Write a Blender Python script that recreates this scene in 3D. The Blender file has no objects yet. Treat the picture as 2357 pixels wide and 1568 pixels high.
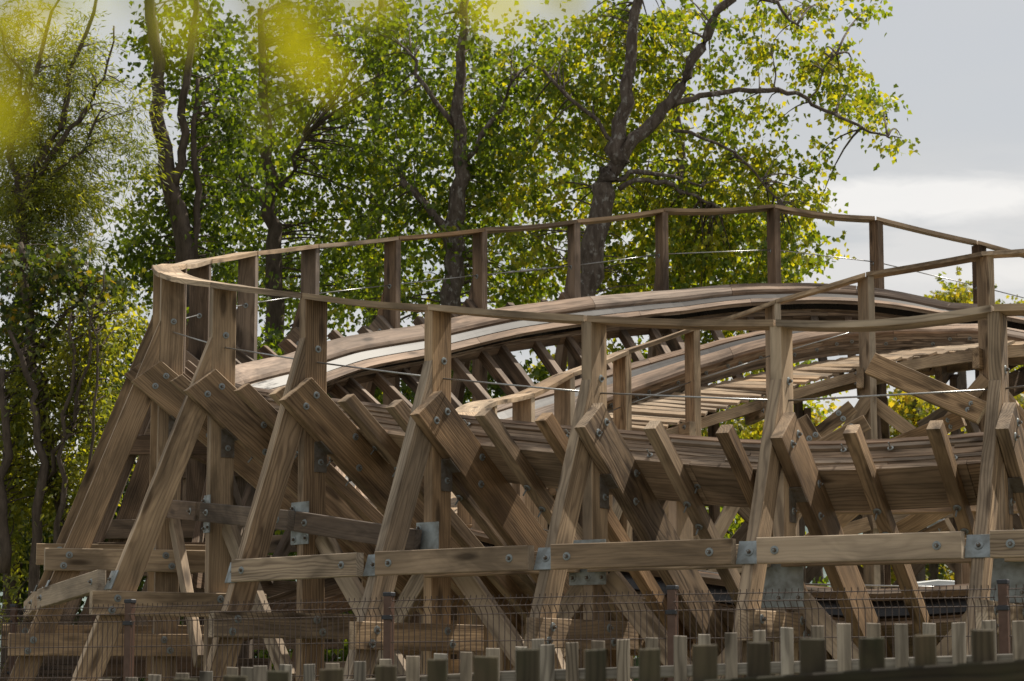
import bpy, bmesh, math, random
import numpy as np
from mathutils import Vector, Matrix
random.seed(7); RNG = np.random.default_rng(7)
R = math.radians
S = bpy.context.scene
COL = S.collection

# ------------------------------------------------------------------ camera, sky, sun, exposure
FPX, CX, CY, EYE = 5600.0, 1178.5, 784.0, 1.5          # focal length in pixels of a 2357 px wide view
PITCH = math.atan((1588 - 784) / FPX)
cam = bpy.data.cameras.new('camera'); co = bpy.data.objects.new('camera', cam); COL.objects.link(co)
co.location = (0, 0, EYE); co.rotation_euler = (R(90) + PITCH, 0, 0)
cam.sensor_width = 36; cam.lens = FPX / 2357 * 36
cam.clip_start = 0.05; cam.clip_end = 3000
cam.dof.use_dof = True; cam.dof.focus_distance = 25.5; cam.dof.aperture_fstop = 5.6
S.camera = co

SUN_EL, SUN_AZ = 55, 50                                 # azimuth measured from +Y (away) towards +X (right)
sd = Vector((math.cos(R(SUN_EL)) * math.sin(R(SUN_AZ)), math.cos(R(SUN_EL)) * math.cos(R(SUN_AZ)), math.sin(R(SUN_EL))))
sl = bpy.data.lights.new('sun', 'SUN'); sl.energy = 5.0; sl.angle = R(0.5); sl.color = (1, .93, .82)
so = bpy.data.objects.new('sun', sl); COL.objects.link(so)
so.rotation_euler = sd.to_track_quat('Z', 'Y').to_euler()

W = bpy.data.worlds.new('World'); S.world = W; W.use_nodes = True
nt = W.node_tree; nt.nodes.clear()
def nd(t, typ, **kw):
    n = t.nodes.new(typ)
    for k, v in kw.items(): setattr(n, k, v)
    return n
def setin(n, **kw):
    for k, v in kw.items(): n.inputs[k.replace('_', ' ')].default_value = v
def ramp(t, fac, stops, interp='LINEAR'):
    n = nd(t, 'ShaderNodeValToRGB'); n.color_ramp.interpolation = interp
    e = n.color_ramp.elements
    while len(e) < len(stops): e.new(.5)
    for a, (p, c) in zip(e, stops):
        a.position = p; a.color = (c, c, c, 1) if not isinstance(c, tuple) else (*c, 1)
    t.links.new(fac, n.inputs[0]); return n.outputs[0]
def mixc(t, fac, a, b, mode='MIX'):
    n = nd(t, 'ShaderNodeMix', data_type='RGBA', blend_type=mode)
    for s, v in ((n.inputs[0], fac), (n.inputs[6], a), (n.inputs[7], b)):
        if hasattr(v, 'is_output'): t.links.new(v, s)
        elif isinstance(v, (int, float)): s.default_value = v
        else: s.default_value = (*v, 1)
    return n.outputs[2]
def mth(t, op, a, b=None, c=None):
    n = nd(t, 'ShaderNodeMath', operation=op)
    for s, v in zip(n.inputs, (a, b, c)):
        if v is None: continue
        if hasattr(v, 'is_output'): t.links.new(v, s)
        else: s.default_value = v
    return n.outputs[0]
def vmul(t, v, s):
    n = nd(t, 'ShaderNodeVectorMath', operation='MULTIPLY'); t.links.new(v, n.inputs[0]); n.inputs[1].default_value = s
    return n.outputs[0]
def noise(t, v, scale, detail=3, rough=.55, dist=0):
    n = nd(t, 'ShaderNodeTexNoise'); setin(n, Scale=scale, Detail=detail, Roughness=rough, Distortion=dist)
    t.links.new(v, n.inputs['Vector']); return n.outputs['Fac']

sky = nd(nt, 'ShaderNodeTexSky', sky_type='NISHITA', sun_disc=False, sun_elevation=R(SUN_EL), sun_rotation=R(SUN_AZ))
sky.air_density = 1.0; sky.dust_density = 2.5; sky.ozone_density = 1.5
tcw = nd(nt, 'ShaderNodeTexCoord')
gen = tcw.outputs['Generated']
veil = ramp(nt, noise(nt, vmul(nt, gen, (3, 3, 9)), 1.3, 3), [(.3, .7), (.7, .9)])
col = mixc(nt, veil, sky.outputs[0], (6.6, 6.6, 6.5))
# high cloud bank low in the sky, broken into long flat wisps
sep = nd(nt, 'ShaderNodeSeparateXYZ'); nt.links.new(gen, sep.inputs[0])
wisp = noise(nt, vmul(nt, gen, (9, 9, 44)), 1.0, 5, .55, .4)
band = ramp(nt, sep.outputs[2], [(.08, 1.0), (.185, .9), (.222, 0.0), (.4, 0.0)])
wm = mth(nt, 'MULTIPLY', ramp(nt, wisp, [(.40, 0), (.58, 1)]), band)
col = mixc(nt, mth(nt, 'MULTIPLY', wm, .45), col, (9.2, 8.8, 8.4))
def cloud(col, az, el, wx, wz, edge, c):
    d = (math.sin(R(az)) * math.cos(R(el)), math.cos(R(az)) * math.cos(R(el)), math.sin(R(el)))
    sb = nd(nt, 'ShaderNodeVectorMath', operation='SUBTRACT'); nt.links.new(gen, sb.inputs[0]); sb.inputs[1].default_value = d
    ln = nd(nt, 'ShaderNodeVectorMath', operation='LENGTH'); nt.links.new(vmul(nt, sb.outputs[0], (1 / wx, .1, 1 / wz)), ln.inputs[0])
    q = mth(nt, 'ADD', ln.outputs['Value'], mth(nt, 'MULTIPLY', noise(nt, vmul(nt, gen, (40, 40, 160)), 1, 5, .6, .5), edge))
    q = mth(nt, 'MULTIPLY', q, .3)
    return mixc(nt, ramp(nt, q, [(.24 + edge * .09, .8), (.36 + edge * .19, 0)]), col, c)
col = cloud(col, 9.4, 11.35, .060, .0085, 1.0, (9.6, 9.4, 9.1))
col = cloud(col, 13.0, 9.6, .055, .006, 1.5, (8.8, 8.6, 8.3))
col = cloud(col, 9.0, 8.3, .09, .006, 1.6, (8.4, 8.3, 8.1))
bg = nd(nt, 'ShaderNodeBackground'); bg.inputs[1].default_value = .075
nt.links.new(col, bg.inputs[0])
wo = nd(nt, 'ShaderNodeOutputWorld'); nt.links.new(bg.outputs[0], wo.inputs[0])

S.view_settings.view_transform = 'Standard'; S.view_settings.look = 'None'
S.view_settings.exposure = 0.42; S.view_settings.gamma = 1
S.cycles.use_denoising = True
S.cycles.max_bounces = 8; S.cycles.transparent_max_bounces = 8
S.cycles.sample_clamp_indirect = 6

# ------------------------------------------------------------------ helpers
def ray(px, py):
    x = (px - CX) / FPX; u = (CY - py) / FPX
    return np.array([x, math.cos(PITCH) - u * math.sin(PITCH), math.sin(PITCH) + u * math.cos(PITCH)])
def at(px, py, Y):
    r = ray(px, py); k = Y / r[1]
    return Vector((r[0] * k, Y, EYE + r[2] * k))
def tag(o, label=None, cat=None, group=None, kind=None):
    for k, v in (('label', label), ('category', cat), ('group', group), ('kind', kind)):
        if v: o[k] = v
    return o
def empty(name, loc, **kw):
    o = bpy.data.objects.new(name, None); COL.objects.link(o); o.location = loc; o.empty_display_size = .3
    return tag(o, **kw)
def wloc(o):
    l = Vector(o.location)
    while o.parent: o = o.parent; l += Vector(o.location)
    return l

def inset(poly, c):
    n = len(poly); out = []
    ar = sum(poly[i][0] * poly[(i + 1) % n][1] - poly[(i + 1) % n][0] * poly[i][1] for i in range(n))
    s = 1 if ar > 0 else -1
    for i in range(n):
        p0, p1, p2 = (np.array(poly[k % n], float) for k in (i - 1, i, i + 1))
        e1 = (p1 - p0) / (np.linalg.norm(p1 - p0) + 1e-9); e2 = (p2 - p1) / (np.linalg.norm(p2 - p1) + 1e-9)
        n1 = np.array([-e1[1], e1[0]]) * s; n2 = np.array([-e2[1], e2[0]]) * s
        m = n1 + n2; m = m / max(.35, m @ n1 if abs(m @ n1) > .35 else .35)
        out.append(tuple(p1 + m * c))
    return out

class MB:
    """collects wooden prisms and strips into one mesh with a grain coordinate and a tint per vertex"""
    def __init__(s): s.v = []; s.f = []; s.g = []; s.t = []; s.m = []
    def prism(s, poly, O, A, B, n0, n1, axis=(1, 0), tint=None, ch=.007, mat=0):
        A, B, O = Vector(A), Vector(B), Vector(O); N = A.cross(B).normalized()
        tint = tint or rtint()
        ax = np.array(axis, float); ax /= np.linalg.norm(ax); pr = np.array([-ax[1], ax[0]])
        go = (random.uniform(0, 60), random.uniform(-.22, .22), random.uniform(-.22, .22))
        c0 = np.mean(np.array(poly), axis=0)
        pin = inset(poly, ch); b = len(s.v); k = len(poly)
        te = (tint[0] * 1.12, min(1, tint[1] + EDGE), tint[2])
        for pl, nn, tt in ((pin, n0, tint), (poly, n0 + ch, te), (poly, n1 - ch, te), (pin, n1, tint)):
            for a_, b_ in pl:
                w = O + A * a_ + B * b_ + N * nn
                s.v.append(w); q = np.array([a_, b_]) - c0
                s.g.append((q @ ax + go[0], q @ pr + go[1], nn + go[2])); s.t.append(tt)
        for r in range(3):
            for i in range(k):
                j = (i + 1) % k
                s.f.append((b + r * k + i, b + r * k + j, b + (r + 1) * k + j, b + (r + 1) * k + i)); s.m.append(mat)
        s.f.append(tuple(b + i for i in range(k))[::-1]); s.f.append(tuple(b + 3 * k + i for i in range(k)))
        s.m += [mat, mat]
        return s
    def timber(s, p0, p1, wdir, w, t, tint=None, ch=.007, mat=0):
        p0, p1 = Vector(p0), Vector(p1); A = (p1 - p0); L = A.length; A /= L
        B = Vector(wdir); B = (B - A * B.dot(A)).normalized()
        return s.prism([(0, -w / 2), (L, -w / 2), (L, w / 2), (0, w / 2)], p0, A, B, -t / 2, t / 2, (1, 0), tint, ch, mat)
    def strip(s, rings, lens, loc, tint=None, mat=0, close=True):
        """rings: list of lists of Vectors, loc: 2D local coordinates of a ring's points"""
        tint = tint or rtint(); b = len(s.v); k = len(loc)
        go = (random.uniform(0, 60), random.uniform(-.2, .2), random.uniform(-.2, .2))
        for rg, l in zip(rings, lens):
            for w, q in zip(rg, loc):
                s.v.append(w); s.g.append((l + go[0], q[0] + go[1], q[1] + go[2])); s.t.append(tint)
        for r in range(len(rings) - 1):
            for i in range(k if close else k - 1):
                j = (i + 1) % k
                s.f.append((b + r * k + i, b + r * k + j, b + (r + 1) * k + j, b + (r + 1) * k + i)); s.m.append(mat)
        if close:
            s.f.append(tuple(b + i for i in range(k))[::-1]); e = b + (len(rings) - 1) * k
            s.f.append(tuple(e + i for i in range(k))); s.m += [mat, mat]
        return s
    def tube(s, pts, rad, n=6, mat=0, tint=None):
        pts = [Vector(p) for p in pts]; rad = rad if hasattr(rad, '__len__') else [rad] * len(pts)
        rings = []; l = 0; lens = []
        for i, p in enumerate(pts):
            d = (pts[min(i + 1, len(pts) - 1)] - pts[max(i - 1, 0)]).normalized()
            x = d.cross(Vector((0.13, 0.31, .94)) if abs(d.z) < .9 else Vector((1, .2, 0))).normalized(); y = d.cross(x)
            if i: l += (p - pts[i - 1]).length
            lens.append(l)
            rings.append([p + (x * math.cos(a) + y * math.sin(a)) * rad[i] for a in (2 * math.pi * q / n for q in range(n))])
        loc = [(math.cos(2 * math.pi * q / n) * rad[0], math.sin(2 * math.pi * q / n) * rad[0]) for q in range(n)]
        return s.strip(rings, lens, loc, tint, mat)
    def build(s, name, mats, parent=None, smooth=False):
        off = wloc(parent) if parent else Vector()
        me = bpy.data.meshes.new(name)
        me.from_pydata([tuple(w - off) for w in s.v], [], s.f)
        mats = mats if isinstance(mats, (list, tuple)) else [mats]
        for m in mats: me.materials.append(m)
        me.polygons.foreach_set('material_index', s.m)
        a = me.attributes.new('gco', 'FLOAT_VECTOR', 'POINT'); a.data.foreach_set('vector', np.array(s.g, 'f').ravel())
        a = me.attributes.new('tint', 'FLOAT_VECTOR', 'POINT'); a.data.foreach_set('vector', np.array(s.t, 'f').ravel())
        bm = bmesh.new(); bm.from_mesh(me); bmesh.ops.recalc_face_normals(bm, faces=bm.faces); bm.to_mesh(me); bm.free()
        if smooth: me.polygons.foreach_set('use_smooth', [True] * len(me.polygons))
        o = bpy.data.objects.new(name, me); COL.objects.link(o)
        if parent: o.parent = parent
        return o

EDGE = .35
TG = [0.25]                                   # how weathered the next timbers are
def rtint(): return (random.uniform(.74, 1.2), min(1, max(0, random.gauss(TG[0], .14))), random.random())

# ------------------------------------------------------------------ materials
def newmat(name):
    m = bpy.data.materials.new(name); m.use_nodes = True; t = m.node_tree
    return m, t, t.nodes['Principled BSDF']
def wood(name, light, dark, grey, ring=13., stain=.5, moss=0.):
    m, t, p = newmat(name); L = t.links
    g = nd(t, 'ShaderNodeAttribute', attribute_name='gco').outputs['Vector']
    ti = nd(t, 'ShaderNodeAttribute', attribute_name='tint').outputs['Vector']
    ts = nd(t, 'ShaderNodeSeparateXYZ'); L.new(ti, ts.inputs[0])
    dis = nd(t, 'ShaderNodeTexNoise'); setin(dis, Scale=1.0, Detail=2)
    L.new(vmul(t, g, (1.1, 5, 5)), dis.inputs['Vector'])
    d2 = nd(t, 'ShaderNodeVectorMath', operation='SUBTRACT'); L.new(dis.outputs['Color'], d2.inputs[0]); d2.inputs[1].default_value = (.5, .5, .5)
    sc = vmul(t, d2.outputs[0], (0, .13, .13))
    ad = nd(t, 'ShaderNodeVectorMath', operation='ADD'); L.new(vmul(t, g, (.03, 1, 1)), ad.inputs[0]); L.new(sc, ad.inputs[1])
    wv = nd(t, 'ShaderNodeTexWave', wave_type='RINGS', rings_direction='X'); setin(wv, Scale=ring, Distortion=1.2, Detail=2.0, Detail_Scale=1.5)
    L.new(ad.outputs[0], wv.inputs['Vector'])
    rings = ramp(t, wv.outputs['Fac'], [(.2, 0), (.8, .4), (.97, .85)])
    rings = mth(t, 'MULTIPLY', rings, mth(t, 'MULTIPLY_ADD', mth(t, 'FRACT', mth(t, 'MULTIPLY', ts.outputs[2], 7.3)), .85, .2))
    fib = noise(t, vmul(t, g, (1.6, 55, 55)), 1, 3, .6)
    big = noise(t, vmul(t, g, (.9, 3.2, 3.2)), 1, 4, .6, .6)
    vo = nd(t, 'ShaderNodeTexVoronoi'); setin(vo, Scale=1.0); L.new(vmul(t, g, (1.3, 5, 5)), vo.inputs['Vector'])
    kn = mth(t, 'MULTIPLY', ramp(t, vo.outputs['Distance'], [(.13, 1), (.25, 0)]), .75)
    c = mixc(t, rings, light, dark)
    c = mixc(t, ramp(t, fib, [(.42, 0), (.75, .55)]), c, tuple(x * .45 for x in dark))
    c = mixc(t, ts.outputs[1], c, mixc(t, rings, grey, tuple(x * .55 for x in grey)))
    c = mixc(t, mth(t, 'MULTIPLY', ts.outputs[2], .55), c, mixc(t, 1., c, (.80, .66, .52), 'MULTIPLY'))
    lo = noise(t, vmul(t, g, (.3, 11, 11)), 1, 3, .6, .3)
    c = mixc(t, ramp(t, lo, [(.52, 0), (.68, .5)]), c, tuple(x * .6 for x in dark))
    c = mixc(t, kn, c, tuple(x * .3 for x in dark))
    st = ramp(t, big, [(.36, 1 - stain), (.62, 1.08)])
    c = mixc(t, 1.0, c, st, 'MULTIPLY')
    if moss: c = mixc(t, mth(t, 'MULTIPLY', ramp(t, noise(t, g, 6, 4), [(.42, 0), (.62, 1)]), moss), c, (.045, .05, .02))
    cx = nd(t, 'ShaderNodeCombineXYZ'); [L.new(ts.outputs[0], cx.inputs[i]) for i in range(3)]
    c = mixc(t, 1.0, c, cx.outputs[0], 'MULTIPLY')
    L.new(c, p.inputs['Base Color']); setin(p, Roughness=.78); p.inputs['Specular IOR Level'].default_value = .25
    bp = nd(t, 'ShaderNodeBump'); setin(bp, Strength=.35, Distance=.006)
    L.new(mth(t, 'SUBTRACT', fib, mth(t, 'MULTIPLY', rings, .5)), bp.inputs['Height']); L.new(bp.outputs[0], p.inputs['Normal'])
    return m
def plain(name, c, rough=.6, metal=0., var=.25, scale=8., spec=.4, c2=None):
    m, t, p = newmat(name)
    g = nd(t, 'ShaderNodeTexCoord').outputs['Object']
    n = noise(t, g, scale, 4, .6, .3)
    c2 = c2 or tuple(x * (1 - var) for x in c)
    t.links.new(mixc(t, ramp(t, n, [(.35, 0), (.65, 1)]), c, c2), p.inputs['Base Color'])
    t.links.new(ramp(t, n, [(.3, max(.05, rough - .12)), (.7, min(1, rough + .12))]), p.inputs['Roughness'])
    setin(p, Metallic=metal); p.inputs['Specular IOR Level'].default_value = spec
    return m
M = {}
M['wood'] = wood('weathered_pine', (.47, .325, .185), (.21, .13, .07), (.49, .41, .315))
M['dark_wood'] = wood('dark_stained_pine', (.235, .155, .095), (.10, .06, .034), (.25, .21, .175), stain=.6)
M['ledger'] = wood('stained_ledger_pine', (.39, .255, .135), (.15, .086, .043), (.42, .345, .26), stain=.62)
M['lam'] = wood('laminated_boards', (.46, .34, .235), (.19, .125, .08), (.45, .385, .315), ring=9, stain=.5)
M['picket'] = wood('picket_wood', (.45, .385, .30), (.12, .09, .06), (.31, .285, .25), stain=.5)
M['mossy'] = wood('mossy_picket_wood', (.11, .082, .05), (.045, .032, .018), (.10, .088, .06), stain=.5, moss=.3)
M['guard'] = wood('guard_board_wood', (.37, .265, .19), (.17, .11, .07), (.32, .27, .23), ring=7, stain=.45)
M['galv'] = plain('galvanised_steel', (.31, .345, .35), .5, .4, .4, 9, c2=(.19, .20, .19))
M['cleat'] = plain('stained_steel_cleat', (.17, .155, .135), .55, .4, .35, 12, c2=(.11, .085, .06))
M['nut'] = plain('rusted_nut_steel', (.20, .17, .14), .5, .6, .4, 30, c2=(.13, .085, .05))
M['strip'] = plain('worn_glare_steel', (.70, .69, .66), .30, .75, .4, 5, c2=(.12, .11, .10))
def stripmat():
    m, t, p = newmat('worn_glare_steel')
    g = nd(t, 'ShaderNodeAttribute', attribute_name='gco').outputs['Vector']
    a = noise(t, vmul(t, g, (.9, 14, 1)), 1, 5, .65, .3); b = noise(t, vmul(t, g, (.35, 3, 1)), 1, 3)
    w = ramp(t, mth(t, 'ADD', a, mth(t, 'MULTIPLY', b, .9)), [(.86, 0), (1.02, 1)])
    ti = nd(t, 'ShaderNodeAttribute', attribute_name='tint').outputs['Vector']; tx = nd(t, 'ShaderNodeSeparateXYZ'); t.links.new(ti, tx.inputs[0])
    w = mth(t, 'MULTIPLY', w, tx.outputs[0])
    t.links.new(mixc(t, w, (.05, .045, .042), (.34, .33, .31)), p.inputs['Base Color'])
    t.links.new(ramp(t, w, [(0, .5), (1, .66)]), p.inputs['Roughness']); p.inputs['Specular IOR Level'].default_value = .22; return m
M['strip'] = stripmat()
M['black'] = plain('greasy_black_steel', (.022, .02, .019), .30, .5, .4, 6, .5)
M['cable'] = plain('cable_steel', (.42, .42, .41), .35, .8, .3, 40)
M['brown_metal'] = plain('brown_powder_coat', (.105, .057, .038), .5, 0, .2, 20)
M['wire'] = plain('brown_coated_wire', (.062, .042, .033), .55, 0, .2, 20)
M['cap'] = plain('black_plastic_cap', (.03, .032, .038), .5, 0, .2, 20)

def bark(name, c, c2, spots=None):
    m, t, p = newmat(name)
    g = nd(t, 'ShaderNodeTexCoord').outputs['Object']
    n = noise(t, vmul(t, g, (6, 6, 1.6)), 1.6, 6, .7, .5)
    c_ = mixc(t, ramp(t, n, [(.38, 0), (.62, 1)]), c, c2)
    if spots:
        s_ = noise(t, vmul(t, g, (5, 5, 3)), 2.2, 4, .6)
        c_ = mixc(t, ramp(t, s_, [(.55, 0), (.66, .8)]), c_, spots)
    t.links.new(c_, p.inputs['Base Color']); setin(p, Roughness=.9)
    p.inputs['Specular IOR Level'].default_value = .15
    bp = nd(t, 'ShaderNodeBump'); setin(bp, Strength=.8, Distance=.04); t.links.new(n, bp.inputs['Height']); t.links.new(bp.outputs[0], p.inputs['Normal'])
    return m
M['bark'] = bark('dark_bark', (.055, .042, .032), (.11, .085, .065))
M['poplar_bark'] = bark('poplar_bark', (.06, .045, .035), (.13, .105, .085), (.26, .245, .22))

def leafmat(name, a, b, c, trans=1.0, rough=.55):
    """a..c: three leaf greens, picked leaf by leaf"""
    m, t, p = newmat(name)
    at_ = nd(t, 'ShaderNodeAttribute', attribute_name='tint').outputs['Vector']
    sp = nd(t, 'ShaderNodeSeparateXYZ'); t.links.new(at_, sp.inputs[0])
    n = nd(t, 'ShaderNodeValToRGB'); e = n.color_ramp.elements; e.new(.5)
    for q, (po, cc) in zip(e, ((0, a), (.6, b), (1, c))): q.position = po; q.color = (*cc, 1)
    t.links.new(sp.outputs[0], n.inputs[0])
    t.links.new(n.outputs[0], p.inputs['Base Color']); setin(p, Roughness=rough); p.inputs['Specular IOR Level'].default_value = .45
    tr = nd(t, 'ShaderNodeBsdfTranslucent')
    t.links.new(mixc(t, 1., n.outputs[0], (2.9 * trans, 2.55 * trans, .5 * trans), 'MULTIPLY'), tr.inputs[0])
    mx = nd(t, 'ShaderNodeMixShader'); mx.inputs[0].default_value = .5
    t.links.new(p.outputs[0], mx.inputs[1]); t.links.new(tr.outputs[0], mx.inputs[2])
    t.links.new(mx.outputs[0], t.nodes['Material Output'].inputs[0]); return m
M['poplar'] = leafmat('poplar_leaf', (.036, .062, .012), (.10, .145, .02), (.27, .265, .03))
M['willow'] = leafmat('willow_leaf', (.06, .085, .028), (.13, .155, .035), (.23, .235, .04))
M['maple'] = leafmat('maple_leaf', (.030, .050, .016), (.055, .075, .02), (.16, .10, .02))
M['yellow'] = leafmat('autumn_maple_leaf', (.07, .10, .02), (.19, .19, .03), (.32, .25, .04))
M['near_leaf'] = leafmat('young_leaf', (.13, .155, .028), (.23, .235, .035), (.33, .30, .04))

M['near_leaf'].node_tree.nodes['Principled BSDF'].inputs['Specular IOR Level'].default_value = 0
# ------------------------------------------------------------------ ground, hill
def gh(x, y):
    ss = lambda a, b, v: (lambda q: q * q * (3 - 2 * q))(min(1, max(0, (v - a) / (b - a))))
    return 2.2 * ss(43.2, 45.6, y) * ss(-2, 3, x)
def ground():
    xs = sorted(set(list(np.linspace(-60, 60, 49)) + list(np.linspace(-3, 4, 15)) + [-900, -300, 300, 900]))
    ys = sorted(set(list(np.linspace(-10, 80, 46)) + list(np.linspace(42, 46, 17)) + [-60, 140, 300, 900]))
    me = bpy.data.meshes.new('ground'); nx = len(xs)
    v = [(x, y, gh(x, y)) for y in ys for x in xs]
    f = [(j * nx + i, j * nx + i + 1, (j + 1) * nx + i + 1, (j + 1) * nx + i) for j in range(len(ys) - 1) for i in range(nx - 1)]
    me.from_pydata(v, [], f)
    m, t, p = newmat('grass_and_gravel'); g = nd(t, 'ShaderNodeTexCoord').outputs['Object']
    c = mixc(t, ramp(t, noise(t, g, .35, 5, .6), [(.42, 0), (.58, 1)]), (.06, .09, .03), (.20, .17, .13))
    c = mixc(t, 1., c, ramp(t, noise(t, g, 9, 4), [(.3, .6), (.7, 1.15)]), 'MULTIPLY')
    t.links.new(c, p.inputs['Base Color']); setin(p, Roughness=.95); me.materials.append(m)
    o = bpy.data.objects.new('ground', me); COL.objects.link(o); tag(o, kind='structure')
    me = bpy.data.meshes.new('hill'); v = []; f = []; n = 60; k = 9
    for j in range(k):
        for i in range(n):
            x = -260 + 620 * i / (n - 1); q = j / (k - 1)
            hh = 44 + 9 * math.sin(x * .011 + .6) + 4 * math.sin(x * .037) + 2 * math.sin(x * .13)
            v.append((x, 380 + 160 * q, hh * math.sin(q * math.pi / 2 * 1.0) - 1 + random.uniform(-.8, .8) * (j > 0)))
    f = [(j * n + i, j * n + i + 1, (j + 1) * n + i + 1, (j + 1) * n + i) for j in range(k - 1) for i in range(n - 1)]
    me.from_pydata(v, [], f)
    m, t, p = newmat('wooded_hill'); g = nd(t, 'ShaderNodeTexCoord').outputs['Object']
    t.links.new(mixc(t, ramp(t, noise(t, g, .09, 6, .7), [(.4, 0), (.6, 1)]), (.10, .14, .13), (.17, .21, .19)), p.inputs['Base Color']); setin(p, Roughness=1)  # distance haze put into the colour as a bluish grey-green
    me.materials.append(m); o = bpy.data.objects.new('hill', me); COL.objects.link(o); tag(o, kind='structure')
ground()

# ------------------------------------------------------------------ the plan of the turn
ts = np.linspace(-32, 22, 5401)
kk = np.where(ts < 6, .102 - .001 * ts, .096 - (ts - 6) * .0105)
kk = np.where(ts > 13, .096 - 7 * .0105, kk); kk = np.where(ts < -12, .113, kk)
dts = ts[1] - ts[0]; i0 = int(np.argmin(abs(ts)))
th = np.cumsum(kk) * dts; th += -1.421 - th[i0]
pxs = np.cumsum(np.cos(th)) * dts; pys = np.cumsum(np.sin(th)) * dts
pxs += -4.324 - pxs[i0]; pys += 29. - pys[i0]
def fr(t):
    """plan point on the outer post line, inward normal, tangent"""
    h = float(np.interp(t, ts, th))
    return (Vector((float(np.interp(t, ts, pxs)), float(np.interp(t, ts, pys)), 0)),
            Vector((-math.sin(h), math.cos(h), 0)), Vector((math.cos(h), math.sin(h), 0)))
TN = [0.0, 1.213, 3.4766, 5.4834, 7.3414, 9.1586, 11.0034, 12.9046, 14.85]
ZN = [6.58, 6.29, 5.82, 5.44, 5.11, 4.84, 4.66, 4.66, 4.80]
TF = [-1.62, -3.12, -4.85, -6.6, -8.5, -10.29, -12.06, -13.63, -15.54, -17.25, -18.94, -20.7, -22.4]
ZF = [6.88, 7.2, 7.6, 7.99, 8.38, 8.73, 9.03, 9.31, 9.43, 9.2, 8.72, 8.15, 7.6]
_t = np.array(TF[::-1] + TN + [17.5]); _z = np.array(ZF[::-1] + ZN + [5.0])
def smooth_interp(x, xs, ys):
    # cubic Hermite through the points
    m = np.gradient(ys, xs); i = int(np.clip(np.searchsorted(xs, x) - 1, 0, len(xs) - 2))
    h = xs[i + 1] - xs[i]; u = min(1, max(0, (x - xs[i]) / h))
    return float((2*u**3-3*u**2+1)*ys[i] + (u**3-2*u**2+u)*h*m[i] + (-2*u**3+3*u**2)*ys[i+1] + (u**3-u**2)*h*m[i+1])
def zpost(t): return smooth_interp(t, _t, _z)
def zled(t): return zpost(t) - float(np.interp(t, [-20.5, -19.5, -18.5, -17.25, -15.5, -13.6, -12, -10.3, -8.5, -6.6, -4.8, 1.2, 3.5, 5.5, 9, 13], [1.1, 1.15, 1.34, 1.31, 1.37, 1.33, 1.15, 1.11, 1.21, 1.23, 1.32, 1.05, .95, .87, .8, .82]))
def bank(t): return R(float(np.interp(t, [-21, -18.5, -17.25, -15.5, -13.6, -12, -10.3, -8.5, -6.6, -4.8, 11, 14], [15, 20, 26.7, 31.9, 35.9, 39.6, 42, 41.4, 40, 39, 39.5, 37])))
DI = 4.05                                     # inner hand rail
def zin(t): return smooth_interp(t, np.array([-24., -20.2, -17.07, -14.6, -12.3, -10.1, -8.05, -6.27, -4., -1.5, 2, 6, 10, 12, 18]),
                                 np.array([7.75, 7.84, 7.62, 7.22, 6.78, 6.34, 5.91, 5.52, 5.28, 4.98, 4.4, 3.75, 3.32, 3.29, 3.4]))
def zwalk(t): return zin(t) - 1.36
def wp(t, d, z, o=0.):
    p, n, g = fr(t); return p + n * d + g * o + Vector((0, 0, z))

coaster = empty('roller_coaster', (5, 30, 0), label='weathered wooden roller coaster turn on timber trestles behind the brown mesh fence', cat='roller coaster')

# bolts: washer plus hexagonal nut, axis along +Z
def bolt_mesh(stud=0.0):
    bm = bmesh.new()
    def cyl(r0, r1, z0, z1, n, mi):
        a = [bm.verts.new((math.cos(2*math.pi*i/n)*r0, math.sin(2*math.pi*i/n)*r0, z0)) for i in range(n)]
        b = [bm.verts.new((math.cos(2*math.pi*i/n)*r1, math.sin(2*math.pi*i/n)*r1, z1)) for i in range(n)]
        fs = [bm.faces.new((a[i], a[(i+1) % n], b[(i+1) % n], b[i])) for i in range(n)] + [bm.faces.new(b), bm.faces.new(a[::-1])]
        for f in fs: f.material_index = mi
    cyl(.042, .039, -.002, .008, 18, 0); cyl(.021, .019, .009, .032, 6, 1)
    cyl(.009, .009, .033, .042 + stud, 8, 0)
    me = bpy.data.meshes.new('bolt'); bm.to_mesh(me); bm.free()
    me.materials.append(M['galv']); me.materials.append(M['nut']); return me
BOLT = bolt_mesh(); STUD = bolt_mesh(.07)
def bolt(part, pos, nrm, me=BOLT, name='bolt', sc=1.0):
    o = bpy.data.objects.new(name, me); COL.objects.link(o); o.parent = part
    o.location = Vector(pos) - wloc(part)
    q = Vector(nrm).to_track_quat('Z', 'Y'); q.rotate(Matrix.Rotation(random.uniform(-.2, .2), 3, Vector(nrm).normalized()))
    o.rotation_mode = 'QUATERNION'; o.rotation_quaternion = q; o.scale = (sc * .88,) * 3
    return o

TH = .11                                      # timber thickness
def slab(t, poly, o0, o1, axis, name, mat='wood', parent=None, tint=None):
    """a timber lying in the radial plane at t: poly in (inward, height), between the tangential offsets o0..o1"""
    p, n, g = fr(t)
    if t < -11 and name in ('post', 'inner_post') and n.x < .40:
        # the posts of the exit bents stand turned a little against the curve
        dm = sum(q[0] for q in poly) / len(poly); c = p + n * dm
        n = Vector((.40, -math.sqrt(1 - .16), 0)); p = c - n * dm
    # frame: A inward, B up, N = A x B = g
    mb = MB().prism(poly, p, n, Vector((0, 0, 1)), o0, o1, axis, tint)
    return mb.build(name, M[mat], parent or coaster)

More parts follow.
